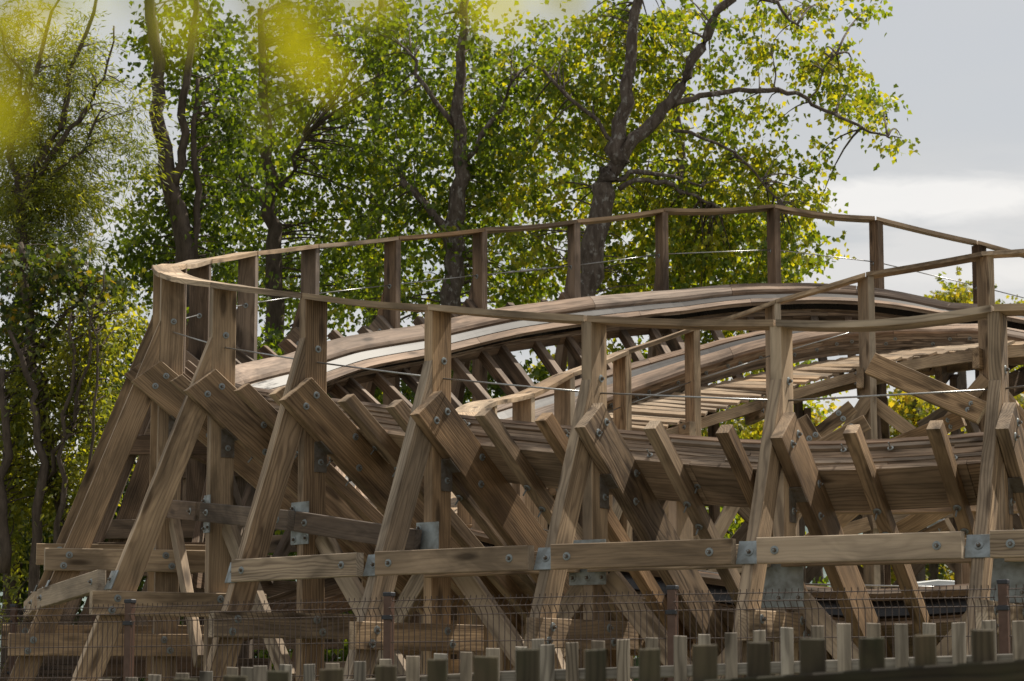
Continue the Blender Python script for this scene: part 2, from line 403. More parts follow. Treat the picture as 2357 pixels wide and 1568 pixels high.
LEGTOP = {0: .55, 1: .52, 2: .54, 3: .40, 4: .47, 5: .52, 6: .47, 7: .58}
LEGSL = {0: .39, 1: .39, 2: .395, 3: .32, 4: .36, 5: .41, 6: .43, 7: .52}
TIEZ = {0: 3.08, 1: 2.95, 2: 2.38, 3: 2.12, 4: 1.98, 5: 1.98, 6: 2.02, 7: 2.06, 8: 2.1}
def bent(t, i, near):
    p, n, g = fr(t); zp = zpost(t) - .05; zl = zled(t); b = bank(t); cb, sb = math.cos(b), math.sin(b)
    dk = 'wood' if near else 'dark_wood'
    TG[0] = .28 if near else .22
    lean = random.uniform(-.012, .012)
    post = slab(t, [(0, 0), (.27, 0), (.27 + lean, zp), (lean, zp)], -TH/2, TH/2, (0, 1), 'post', dk)
    zt = zp - (LEGTOP.get(i, .5) if near else .75); sl = LEGSL.get(i, .40) if near else .36
    w = .27 / math.cos(math.atan(sl))
    leg = slab(t, [(-.004, zt), (-.004, zt - w / sl), (-.004 - (zt - w / sl) * sl, 0), (-.004 - zt * sl, 0)][::-1], -TH/2 + .002, TH/2 - .002, (sl, 1), 'leg', dk)
    if near: leg.data.materials[0] = M['wood']
    # ledger: the banked beam that carries both rails
    dep = .40; a1 = 3.62; ax = np.array([cb, -sb]); dn = np.array([-sb, -cb])
    P0 = np.array([0.0, zl]); L0 = P0 + np.array([-.33, -.25]); L1 = L0 + ax * (a1 + .2); P1 = P0 + ax * a1
    o0, o1 = TH/2 + .003, TH*1.5 + .003
    TG[0] = .22
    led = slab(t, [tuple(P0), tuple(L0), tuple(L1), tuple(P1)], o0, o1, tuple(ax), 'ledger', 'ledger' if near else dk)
    nb = 1 if near else .9
    fa = lambda a, dd: p + n * (P0 + ax * a + dn * dd)[0] + Vector((0, 0, (P0 + ax * a + dn * dd)[1])) + g * o1
    for a, dd in (((.16, .10), (.12, .27), (.80, .09), (.98, .30)) if near else ((.2, .16),)):
        bolt(led, fa(a + random.uniform(-.03, .03), dd), g)
    if near:
        for zz, dd in ((zp - random.uniform(.47, .53), .15),): bolt(post, wp(t, dd, zz, TH/2), g)
    else: bolt(post, wp(t, .14, zp - .72, TH/2), g)
    # radial cross ties
    TG[0] = .25
    tz = TIEZ.get(i, 3.2) if near else (3.6 if i % 2 else 3.2)
    for z in ([tz, tz - .95] if near else [tz, tz + 1.35, tz - 1.4]):
        dl = -.004 - (zt - z) * sl
        tie = slab(t, [(dl - .17, z - .125), (.62 + .2 * ((i * 7) % 3 == 0), z - .125), (.62 + .2 * ((i * 7) % 3 == 0), z + .125), (dl - .17, z + .125)], o0, o1 - .01, (1, 0), 'cross_tie', dk)
        if near:
            for q in ((dl + .10, z + .05), (dl + .04, z - .07), (.10, z + .06), (.17, z - .06)): bolt(tie, wp(t, q[0], q[1], o1 - .01), g, sc=1.1)
    # upright below the low end of the ledger
    di = 2.55; zb = (P0 + ax * (di / cb))[1] - .4 / cb
    slab(t, [(di, 0), (di + .24, 0), (di + .24, zb), (di, zb + .1)], -TH/2, TH/2, (0, 1), 'inner_upright', dk)
    if not near: slab(t, [(.30, zb - 1.0), (.30, zb - 1.24), (di + .3, zb - .5), (di + .3, zb - .26)], -TH*1.5 - .003, -TH/2 - .003, (1, .25), 'cross_brace', dk)
    if near:
        # galvanised angle cleat where the ledger crosses the post
        zc = zl - .25 - .52 * math.tan(b) - .012; c = wp(t, .19, zc, TH/2); axd = n * cb - Vector((0, 0, sb))
        mb = MB(); mb.prism([(-.075, -.24), (.075, -.24), (.075, -.06), (-.075, .055)], c, n, Vector((0, 0, 1)), .002, .010, ch=.001)
        mb.prism([(-.09, .0), (.09, .0), (.09, .115), (-.09, .115)], c, axd, g, -.002, .006, ch=.001)
        cl = mb.build('angle_cleat', M['cleat'], coaster); bolt(cl, c + g * .010 - Vector((0, 0, .14)), g, sc=.9)
    return post, leg, zt, sl

TBN = list(zip(range(len(TN)), TN)); BENT = {}
for i, t in TBN: BENT[i] = bent(t, i, True)
for k, t in enumerate(TF): BENT[100 + k] = bent(t, k, False)

# stubs between the bents: short banked bearers, two in every bay
def stub(t, near):
    p, n, g = fr(t); zl = zled(t); b = bank(t); ax = np.array([math.cos(b), -math.sin(b)])
    P0 = np.array([0.12, zl - .12 * math.tan(b)]); L0 = P0 + np.array([-.125, -.085]); a1 = 3.35
    TG[0] = .18
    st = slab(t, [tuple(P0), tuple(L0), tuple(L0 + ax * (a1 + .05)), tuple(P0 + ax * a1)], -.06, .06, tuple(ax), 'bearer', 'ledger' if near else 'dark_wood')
    if near:
        dn = Vector((-n.x * math.sin(b), -n.y * math.sin(b), -math.cos(b)))
        for a in (.92, 1.22):
            q = P0 + ax * a; bolt(st, p + n * q[0] + Vector((0, 0, q[1])) + dn * .155, dn, STUD)
for a, b in zip(TN[:-1], TN[1:]):
    for u in ((.34, .72) if b - a > 1.5 else (.5,)): stub(a + (b - a) * u, True)
for a, b in zip(TF[:-1], TF[1:]):
    for u in (.34, .70): stub(a + (b - a) * u, False)

# ---- galvanised plates on the posts, girts between posts and between legs, longitudinal braces
PLZ = {0: 3.72, 1: 3.55, 2: 3.34, 3: 3.13, 4: 2.87, 5: 2.62, 6: 2.39, 7: 2.40, 8: 2.45}
def plate(c, A, w, h, nm='connector_plate', bolts=(), parent=None):
    A = Vector(A); B = Vector((0, 0, 1)); N = A.cross(B)
    o = MB().prism([(-w/2, -h/2), (w/2, -h/2), (w/2, h/2), (-w/2, h/2)], c, A, B, 0, .012, ch=.002).build(nm, M['galv'], parent or coaster)
    for x, z in bolts: bolt(o, Vector(c) + A * x + B * z + N * .012, N, sc=.9)
    return o
for i, t in TBN:
    p, n, g = fr(t); c = wp(t, -.001, PLZ[i] + (.06 if i > 5 else 0))
    if i >= 2:
        w, h = {2: (.17, .40), 3: (.30, .42), 4: (.28, .36), 5: (.38, .40)}.get(i, (.44, .52))
        bl = [(-w*.38, h*.36), (-w*.3, -h*.38), (w*.36, -h*.36)] if i < 5 else [(0, h*.32), (0, -h*.34), (w*.4, -h*.34), (-w*.4, -h*.34)]
        plate(c, g, w, h, bolts=bl)          # g x z points outward
    # leg plate
    zt, sl = BENT[i][2], BENT[i][3]; z = 2.62; d = -.004 - (zt - z) * sl
    lp = wp(t, d - .006, z)
    B = Vector((0, 0, 1)) + n * sl; B.normalize(); N = g.cross(B)
    o = MB().prism([(-.105, -.105), (.105, -.105), (.105, .105), (-.105, .105)], lp, g, B, 0, .012, ch=.002).build('angle_plate', M['galv'], coaster)
    bolt(o, lp + N * .012, N, sc=1.0)
def girt(t0, t1, z0, z1, d0, d1, h, th_, mat, gap=.13, nm='girt', bolts=True, grey=.45):
    a, b = wp(t0, d0, z0), wp(t1, d1, z1); dr = (b - a).normalized()
    a, b = a + dr * gap, b - dr * gap
    TG[0] = grey
    o = MB().timber(a, b, (0, 0, 1), h, th_).build(nm, M[mat], coaster)
    N = dr.cross(Vector((0, 0, 1))).normalized()
    if bolts:
        for q in (a + dr * .16, b - dr * .2): bolt(o, q + N * (th_/2), N)
    return o
for (i, t), (j, t2) in zip(TBN[:-1], TBN[1:]):
    lz = 2.62
    d0 = -.004 - (BENT[i][2] - lz) * BENT[i][3] - .085; d1 = -.004 - (BENT[j][2] - lz) * BENT[j][3] - .085
    if i != 2: girt(t, t2, lz + .01 - (.22, .13)[i] if i < 2 else lz + .01, lz + .01 - (.13 if i == 0 else 0), d0, d1, .215, .10, 'wood', .11, grey=.55)
    if i >= 1: girt(t, t2, PLZ[i] + .02 if i < 4 else 2.63, PLZ[j] + .02 if i < 3 else (2.87 if i == 3 else 2.63), -.08, -.08, .2, .09, 'dark_wood' if i < 4 else 'wood', .06, grey=.5)
for a, b in zip(TF[:-1], TF[1:]):
    for zz in (4.55, 2.9):
        girt(a, b, zz, zz, .33, .33, .24, .09, 'dark_wood', .02, bolts=False, grey=.3)
    c = wp(a, .30, 4.9)
    plate(c, -fr(a)[2], .30, .42)
def ldiag(t0, z0, t1, z1, d, w=.2, th_=.09, mat='wood', grey=.5):
    TG[0] = grey
    a, b = wp(t0, d, z0), wp(t1, d, z1)
    return MB().timber(a, b, fr((t0 + t1) / 2)[2].cross(b - a), th_, w).build('longitudinal_brace', M[mat], coaster)
for i, t in TBN[1:]:
    ldiag(t + .10, PLZ[i] - .12, t + 1.55, PLZ[i] - 1.75, .19)
    if i > 3: ldiag(t - .10, PLZ[i] - .15, t - 1.5, PLZ[i] - 1.7, .19)
for k, t in enumerate(TF[1:-1]):
    ldiag(t, 4.7, t - 1.65, 3.0, .42, mat='dark_wood', grey=.3); ldiag(t, 4.7, t + 1.55, 3.0, .42, mat='dark_wood', grey=.3)

# ---- hand rails, posts of the inner rail, cables
def board_arc(t0, t1, dA, dB, zf, th_, sag, name, grey, mat='wood'):
    rings = []; lens = []; n = 9; TG[0] = grey
    loc = [(dA, -th_), (dB, -th_), (dB, 0), (dA, 0)]
    z0, z1 = zf(t0) + random.uniform(-.004, .01), zf(t1) + random.uniform(-.004, .01); tw = random.uniform(-.014, .014); dA += random.uniform(-.012, .012); loc = [(dA, -th_), (dB, -th_), (dB, 0), (dA, 0)]
    for k in range(n):
        u = k / (n - 1); t = t0 + (t1 - t0) * u
        z = z0 + (z1 - z0) * u * .6 + (zf(t) - z0) * .4 - sag * math.sin(math.pi * u)
        rings.append([wp(t, d + tw * math.sin(math.pi * u), z + dz + (d - dA) * tw * 2 * (u - .5)) for d, dz in loc]); lens.append(t)
    return MB().strip(rings, lens, loc).build(name, M[mat], coaster)
allt = TF[::-1] + TN
for a, b in zip(allt[:-1], allt[1:]):
    nearb = a >= 0
    sg = random.uniform(.004, .018) if nearb else random.uniform(.008, .022)
    if b > 11.5 and nearb: sg += .045
    if a > -18 and a < -14.5 and not nearb: sg += .03
    board_arc(a + .013, b - .013, -.025, .285, zpost, .058, sg, 'handrail_board', .5 if nearb else .45)
TI = [-22.6, -20.24, -17.07, -14.58, -12.3, -10.11, -8.05, -6.27, -3.9, -1.3, 1.2, 3.6, 5.6, 7.4, 9.2, 11.6, 13.2, 15.0]
for a, b in zip(TI[:-1], TI[1:]):
    board_arc(a + .008, b - .008, DI - .33, DI + .02, zin, .06, random.uniform(.005, .02), 'inner_handrail_board', .5)
def cable(t0, t1, d, zf, r=.0085, name='safety_cable'):
    return MB().tube([wp(t0, d, zf(t0)), wp(t1, d, zf(t1))], r, 6).build(name, M['cable'], coaster, True)
for a, b in zip(allt[:-1], allt[1:]): cable(a, b, .14, lambda t: zpost(t) - (.69 if t >= 0 else .74))
for a, b in zip(TI[:-1], TI[1:]): cable(a, b, DI - .13, lambda t: zin(t) - .80)
# turnbuckle on the far cable
tb0, tb1 = TF[5], TF[6]
mb = MB(); q0, q1 = wp(tb0, .14, zpost(tb0) - .74), wp(tb1, .14, zpost(tb1) - .74)
for u0, u1, r in ((.42, .60, .022), (.30, .36, .02), (.66, .70, .026), (.80, .83, .02)): mb.tube([q0.lerp(q1, u0), q0.lerp(q1, u1)], r, 8)
mb.build('turnbuckle', M['cable'], coaster, True)
for k, t in enumerate(TI):
    p, n, g = fr(t); zp = zin(t) - .05; TG[0] = .45
    po = slab(t, [(DI - .30, 0), (DI, 0), (DI, zp), (DI - .30, zp)], -TH/2, TH/2, (0, 1), 'inner_post', 'wood')
    zw = zwalk(t)
    TG[0] = .2
    be = slab(t, [(2.7, zw - .36), (DI + .06, zw - .36), (DI + .06, zw - .06), (2.7, zw - .06)], TH/2 + .003, TH*1.5 + .003, (1, 0), 'walkway_bearer', 'wood')
    for q in ((DI - .10, zw - .13), (DI - .14, zw - .28)): bolt(be, wp(t, q[0], q[1], TH*1.5 + .003), g)
    be = slab(t, [(2.8, zw - 1.95), (DI + .06, zw - 1.95), (DI + .06, zw - 1.72), (2.8, zw - 1.72)], TH/2 + .003, TH*1.5 + .003, (1, 0), 'walkway_tie', 'wood')
for a, b in zip(TI[:-1], TI[1:]):
    za, zb = zwalk(a), zwalk(b); TG[0] = .35
    for d, s0, s1 in ((DI - .05, (a, za - .5), (b, zb - 2.2)), (DI - .26, (a, za - 2.2), (b, zb - .5))):
        A_, B_ = wp(s0[0], d, s0[1]), wp(s1[0], d, s1[1])
        MB().timber(A_, B_, fr((a + b) / 2)[1].cross(B_ - A_), .20, .09).build('diagonal_brace', M['wood'], coaster)
    girt(a, b, za - 2.35, zb - 2.35, DI + .05, DI + .05, .2, .09, 'wood', .03, 'inner_girt', bolts=False)

# ---- walkway deck: cross boards on two stringers
mb = MB(); TG[0] = .45
t = -22.5
while t < 15.5:
    # treads: square to the path at the left end, swinging round to lie along it where the deck is banked
    sw = float(np.interp(t, [-12, -3.5], [1.45, 0])) if t < -3.5 else 0.
    bk = float(np.interp(t, [-12, -3.5, -1, 3], [.40, .30, .22, .2]))
    d0, d1 = 2.72 + random.uniform(-.05, .06), DI - .34 + random.uniform(-.16, .05)
    z1 = zwalk(t) + .01; z0 = z1 + (.14 if sw > .5 else .0)
    A_, B_ = wp(t + sw, d0, z0), wp(t, d1, z1 + random.uniform(-.006, .006))
    fl = (B_ - A_).cross(Vector((0, 0, 1))).normalized()      # horizontal, square to the tread
    if fl.y < 0: fl = -fl
    mb.timber(A_, B_, fl + Vector((0, 0, bk)), .155, .045, ch=.004); t += .29 if t < -5 else .21
deck = mb.build('walkway_deck', M['wood'], coaster)
for d in (2.9, DI - .34):
    mb = MB(); n = 190; rings = []; lens = []
    loc = [(-.03, -.19), (.05, -.19), (.05, -.03), (-.03, -.03)]
    for k in range(n):
        t = -22.5 + 38 * k / (n - 1); rings.append([wp(t, d + x, zwalk(t) + z) for x, z in loc]); lens.append(t)
    mb.strip(rings, lens, loc).build('walkway_stringer', M['wood'], coaster)

# ---- the two banked rails
def rail_pt(t, d0, u, v):
    p, n, g = fr(t); b = bank(t); z = zled(t) - d0 * math.tan(b)
    return p + n * (d0 + u * math.cos(b) + v * math.sin(b)) + Vector((0, 0, z - u * math.sin(b) + v * math.cos(b)))
T0, T1 = -22.8, 15.8
def layer(mb, d0, u0, u1, v0, v1, jit, plank=(2.4, 4.2), grey=.4, mat=0, step=.3):
    t = T0
    while t < T1 - .05:
        e = min(T1, t + random.uniform(*plank)); TG[0] = grey
        a, b = u0 + random.gauss(0, jit), u1 + random.gauss(0, jit * .6); k = max(2, int((e - t - .005) / step) + 1)
        c = random.gauss(0, jit * .5)
        c4 = .006
        loc = [(a, v0), (b, v0), (b, v1), (a, v1)]; rings = []; lens = []
        for i in range(k):
            q = t + (e - t - .006) * i / (k - 1); w_ = c * math.sin(math.pi * i / (k - 1))
            rings.append([rail_pt(q, d0, x + w_, y) for x, y in loc]); lens.append(q)
        mb.strip(rings, lens, loc, mat=mat); t = e
def arc_strip(loc, d0, name, mat, n=200, close=True, smooth=False, parent=None):
    rings = [[rail_pt(T0 + (T1 - T0) * k / (n - 1), d0, x, y) for x, y in loc] for k in range(n)]
    o = MB().strip(rings, [T0 + (T1 - T0) * k / (n - 1) for k in range(n)], loc, close=close).build(name, M[mat], parent or coaster, smooth)
    return o
# outer rail (gauge side = positive u), inner rail mirrored
for nm, d0, sg in (('outer_rail', .55, 1), ('inner_rail', 2.54, -1)):
    mb = MB(); lv = [0, .052, .092, .134, .174, .216, .256]
    X = lambda a, b: (a, b) if sg > 0 else (-b, -a)
    for k in range(6):
        u0, u1 = X(random.uniform(0, .012) if k else 0, .51)
        if k == 0: u0, u1 = X(-.004, .52)
        layer(mb, d0, u0, u1, lv[k] + .002, lv[k + 1] - .003, .010 if k else .003)
    u0, u1 = X(-.012, .655); layer(mb, d0, u0, u1, .260, .302, .006)
    rail = mb.build(nm, M['lam'], coaster)
    if sg > 0:
        # packing timber under the gauge side of the upper rail
        t1_, T1 = T1, -2.6; mb = MB(); layer(mb, d0, .40, .53, -.135, -.004, .004, (3, 4.5), .1); T1 = t1_
        mb.build('packing_timber', M['dark_wood'], coaster)
    # rounded guard board on the outside edge
    x0, x1 = X(-.02, .31); mid = (x0 + x1) / 2; hw = (x1 - x0) / 2
    loc = [(x0, .304), (x1, .304), (x1, .345), (mid + hw * .75, .372), (mid, .382), (mid - hw * .75, .372), (x0, .345)]
    mb = MB(); t = T0
    while t < T1 - .1:
        e = min(T1, t + random.uniform(2.2, 3.6)); k = max(2, int((e - t) / .25)); TG[0] = .3
        rings = [[rail_pt(t + (e - t - .008) * i / (k - 1), d0, x, y) for x, y in loc] for i in range(k)]
        mb.strip(rings, [t + (e - t) * i / (k - 1) for i in range(k)], loc); t = e
    mb.build('guard_board', M['guard'], coaster)
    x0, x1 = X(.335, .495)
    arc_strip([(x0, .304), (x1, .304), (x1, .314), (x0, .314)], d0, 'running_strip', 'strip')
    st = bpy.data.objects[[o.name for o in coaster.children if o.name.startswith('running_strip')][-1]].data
    wear_glare = np.repeat(np.interp(np.linspace(T0, T1, 200), [-14, -11, -9, -7, -3, 2], [.06, .14, .35, 1, 1, .5]), 4)  # worn steel, with sky glare painted into the tint along the left stretch
    st.attributes['tint'].data.foreach_set('vector', np.stack([wear_glare, wear_glare, wear_glare], 1).astype('f').ravel())
    x0, x1 = X(.53, .66); mb = MB(); layer(mb, d0, x0, x1, .304, .326, .004, (2, 3.5), .15); mb.build('gauge_board', M['guard'], coaster)
    x0, x1 = X(.535, .565); vb = .13 if sg > 0 else .07
    arc_strip([(x0, vb), (x1, vb), (x1, .257), (x0, .257)], d0, 'side_plate', 'black')
    # loose thread ends of the laminating bolts on the camera-side faces
    if sg > 0:
        for k in range(46):
            t = 1.5 + 13.5 * (k + random.random()) / 46; b = bank(t); p, n, g = fr(t)
            uo = -(n * math.cos(b)) + Vector((0, 0, math.sin(b))); dn = -(n * math.sin(b)) - Vector((0, 0, math.cos(b)))
            if k % 2: bolt(rail, rail_pt(t, d0, -.012, random.choice((.235, .07, .24))), uo, STUD, sc=.75)
            else: bolt(rail, rail_pt(t, d0, random.choice((.28, .33)), 0), dn, STUD, sc=.85)
    else:
        for k in range(26):
            t = -21 + 13 * (k + random.random()) / 26; b = bank(t); p, n, g = fr(t)
            bolt(rail, rail_pt(t, d0, .012, random.choice((.15, .2, .22))), n * math.cos(b) - Vector((0, 0, math.sin(b))), STUD, sc=.8)

# ---- bracing of the exit track on the right
for (x0, y0, x1, y1, Y0, Y1, w, th_, grey) in (
        (2005, 838, 2262, 952, 34.2, 33.4, .32, .13, .1), (1842, 1032, 1962, 936, 34, 34, .2, .1, .3), (1842, 962, 1888, 1038, 33, 33, .2, .1, .2),
        (1880, 1036, 1995, 972, 32.6, 32.6, .22, .1, .3), (2058, 1028, 2216, 962, 34.6, 34, .24, .1, .2), (2120, 985, 2215, 925, 35.6, 35.2, .2, .1, .5),
        (1815, 1290, 2010, 1130, 33, 32, .24, .1, .3), (2040, 1240, 2200, 1150, 34, 33, .26, .1, .3), (2080, 1270, 2190, 1215, 36, 35, .3, .1, .3)):
    a, b = at(x0, y0, Y0), at(x1, y1, Y1); TG[0] = grey
    o = MB().timber(a, b, Vector((0, 1, 0)).cross(b - a), w, th_).build('diagonal_brace', M['ledger'], coaster)
    dr = (b - a).normalized(); up = dr.cross(Vector((0, -1, 0))).normalized()
    for s in (.05, -.05): bolt(o, b - dr * .22 + up * s - Vector((0, th_/2, 0)), (0, -1, 0), sc=1.1)

# ------------------------------------------------------------------ brown mesh fence
def mesh_fence(P, ztops, label, zbot=.05):
    root = empty('mesh_fence', (P[0][0], P[0][1], 0), label=label, cat='fence')
    for (a, za), (b, zb) in zip(zip(P[:-1], ztops[:-1]), zip(P[1:], ztops[1:])):
        a, b = Vector((*a, 0)), Vector((*b, 0)); d = (b - a); L = d.length; d /= L; out = Vector((d.y, -d.x, 0))
        mb = MB(); r = .0037; n = int((L - .1) / .05)
        prof = [(0, 0), (-.03, 0), (-.09, .052), (-.15, 0), (-.62, 0), (-.68, .052), (-.74, 0), (-1.25, 0), (-1.31, .052), (-1.37, 0), (-1.95, 0)]
        for k in range(n + 1):
            u = .05 + k * (L - .1) / n; z0 = za + (zb - za) * u / L
            mb.tube([a + d * u + out * (o + .03) + Vector((0, 0, z0 + dz)) for dz, o in prof if z0 + dz > .05], r, 4)
        for dz, o in ((-.03, 0), (-.09, .052), (-.15, 0), (-.36, 0), (-.62, 0), (-.68, .052), (-.74, 0), (-1.0, 0), (-1.25, 0), (-1.31, .052), (-1.37, 0), (-1.65, 0), (-1.92, 0)):
            mb.tube([a + d * .04 + out * (o + .037) + Vector((0, 0, za + dz)), b - d * .04 + out * (o + .037) + Vector((0, 0, zb + dz))], r * 1.15, 4)
        mb.build('mesh_panel', M['wire'], root)
    for i, (q, z) in enumerate(zip(P, ztops)):
        d = Vector((*P[min(i + 1, len(P) - 1)], 0)) - Vector((*P[max(i - 1, 0)], 0)); d.normalize()
        po = MB().prism([(-.033, -.03), (.033, -.03), (.033, .03), (-.033, .03)], (q[0], q[1], 0), d, Vector((-d.y, d.x, 0)), 0, z + .02, ch=.006).build('fence_post', M['brown_metal'], root)
        MB().prism([(-.038, -.035), (.038, -.035), (.038, .035), (-.038, .035)], (q[0], q[1], z + .005), d, Vector((-d.y, d.x, 0)), 0, .035, ch=.006).build('post_cap', M['cap'], po)
        for zz in (.18, .75): MB().prism([(-.04, -.045), (.04, -.045), (.04, .0), (-.04, .0)], (q[0], q[1], z - zz), d, Vector((-d.y, d.x, 0)), 0, .035, ch=.004).build('panel_clip', M['cap'], po)
    return root
def fpt(x): return (x, 19.1 - .5 * x)
F0 = [-3.235 - 4.472, -3.235 - 2.236, -3.235, -.985, 1.215, 3.49, 5.726]
mesh_fence([fpt(x) for x in F0], [2.22, 2.22, 2.22, 2.235, 2.243, 2.237, 2.24], 'brown wire mesh fence with black capped posts in front of the trestle')
mesh_fence([(-5.64 + .5, 30.2), (-5.64 - .0, 27.7), (-6.35, 25.3)], [2.42, 2.42, 2.42], 'brown wire mesh fence set farther back at the left edge among bushes')
mesh_fence([(-5.55, 27.75), (-4.2, 29.9), (-2.9, 32.0)], [2.42, 2.42, 2.42], 'brown wire mesh fence seen behind the leftmost sloping legs') if False else None

# ------------------------------------------------------------------ picket fences
def picket_fence(pts, Y, w, th_, mat, label, rails, dy=0., seed=1, rr=None):
    rnd = random.Random(seed)
    base = at(pts[0][0], pts[0][1], Y(pts[0][0]))
    root = empty('picket_fence', (base.x, base.y, 0), label=label, cat='fence')
    TG[0] = .6
    for x, y in pts:
        c = at(x, y, Y(x)); hgt = c.z
        ln = rnd.uniform(-.008, .008); ww = w * rnd.uniform(.9, 1.12)
        MB().prism([(-ww/2, .05), (ww/2, .05), (ww/2 + ln, hgt), (-ww/2 + ln, hgt + rnd.uniform(-.004, .004))], (c.x, c.y, 0), (1, 0, 0), (0, 0, 1), -th_/2, th_/2, (0, 1), ch=.005).build('picket', M[mat], root)
    for (xa, ya), (xb, yb), h in rails:
        a, b = at(xa, ya, Y(xa)), at(xb, yb, Y(xb)); off = Vector((0, -th_/2 - .022 + dy, -h/2))
        MB().timber(a + off, b + off, (0, 0, 1), h, .04).build('fence_rail', M[mat], root)
        MB().timber(a + off - Vector((0, 0, .8)), b + off - Vector((0, 0, .8)), (0, 0, 1), h, .04).build('fence_rail', M[mat], root)
farp = [(70, 1571), (128, 1569), (186, 1566), (243, 1563), (301, 1559), (358, 1553), (420, 1549), (477, 1545), (536, 1536), (570, 1536), (598, 1532), (656, 1530), (710, 1528), (767, 1526), (828, 1522), (888, 1517),
        (950, 1510), (1012, 1505), (1072, 1501), (1132, 1492), (1199, 1489), (1238, 1470), (1258, 1483), (1315, 1478), (1378, 1475), (1437, 1471), (1499, 1468), (1563, 1464), (1622, 1460), (1685, 1456), (1747, 1450),
        (1809, 1445), (1879, 1440), (1942, 1435), (2010, 1435), (2074, 1436), (2140, 1435), (2206, 1432), (2276, 1427), (2345, 1428)]
picket_fence(farp, lambda x: 16.6 - x * .0008, .082, .024, 'picket', 'low fence of pale grey pickets climbing to the right before the mesh fence',
             [((20, 1606), (1150, 1545), .10), ((1150, 1545), (2400, 1502), .075)], dy=.085, seed=3)
nearp = [(425, 1562), (537, 1556), (645, 1545), (762, 1538), (889, 1531), (1006, 1516), (1121, 1511), (1218, 1493), (1369, 1493), (1491, 1492), (1617, 1483), (1741, 1478), (1873, 1470), (2001, 1467), (2130, 1460), (2266, 1449), (2400, 1443)]
picket_fence(nearp, lambda x: 8.75 - x * .00025, .078, .03, 'mossy', 'dark mossy picket fence nearest the camera, blurred, with a rail at lower right',
             [((380, 1640), (1570, 1569), .16), ((1570, 1569), (2440, 1512), .16)], dy=-.0, seed=5)

# ------------------------------------------------------------------ trees
def leaves_mesh(name, C, nrm_tip, L, Wd, tint, mat, parent, kind='kite'):
    """C: (n,3) leaf bases, nrm_tip: (n,3) tip directions"""
    n = len(C); off = np.array(wloc(parent)); tip = nrm_tip / np.linalg.norm(nrm_tip, axis=1)[:, None]
    r = RNG.normal(size=(n, 3)); side = np.cross(tip, r); side /= np.linalg.norm(side, axis=1)[:, None] + 1e-9
    nn = np.cross(side, tip); L = L[:, None]; Wd = Wd[:, None]
    if kind == 'kite':
        V = np.stack([C, C + tip * L * .28 - side * Wd * .5 + nn * L * .06, C + tip * L, C + tip * L * .28 + side * Wd * .5 + nn * L * .06], 1)
    elif kind == 'lobed':
        V = np.stack([C, C + tip * L * .1 - side * Wd * .42, C + tip * L * .42 - side * Wd * .22, C + tip * L * .62 - side * Wd * .5, C + tip * L * .66 - side * Wd * .16, C + tip * L,
                      C + tip * L * .66 + side * Wd * .16, C + tip * L * .62 + side * Wd * .5, C + tip * L * .42 + side * Wd * .22, C + tip * L * .1 + side * Wd * .42], 1)
    else:
        V = np.stack([C, C + tip * L * .45 - side * Wd * .5, C + tip * L + nn * L * .12, C + tip * L * .45 + side * Wd * .5], 1)
    k = V.shape[1]; V = (V - off).reshape(-1, 3)
    me = bpy.data.meshes.new(name); me.vertices.add(n * k); me.vertices.foreach_set('co', V.astype('f').ravel())
    me.loops.add(n * k); me.loops.foreach_set('vertex_index', np.arange(n * k, dtype='i'))
    me.polygons.add(n); me.polygons.foreach_set('loop_start', np.arange(0, n * k, k, dtype='i')); me.polygons.foreach_set('loop_total', np.full(n, k, 'i'))
    a = me.attributes.new('tint', 'FLOAT_VECTOR', 'POINT')
    a.data.foreach_set('vector', np.repeat(np.stack([tint, tint, tint], 1), k, 0).astype('f').ravel())
    me.materials.append(mat); me.update(calc_edges=True)
    o = bpy.data.objects.new(name, me); COL.objects.link(o); o.parent = parent; return o

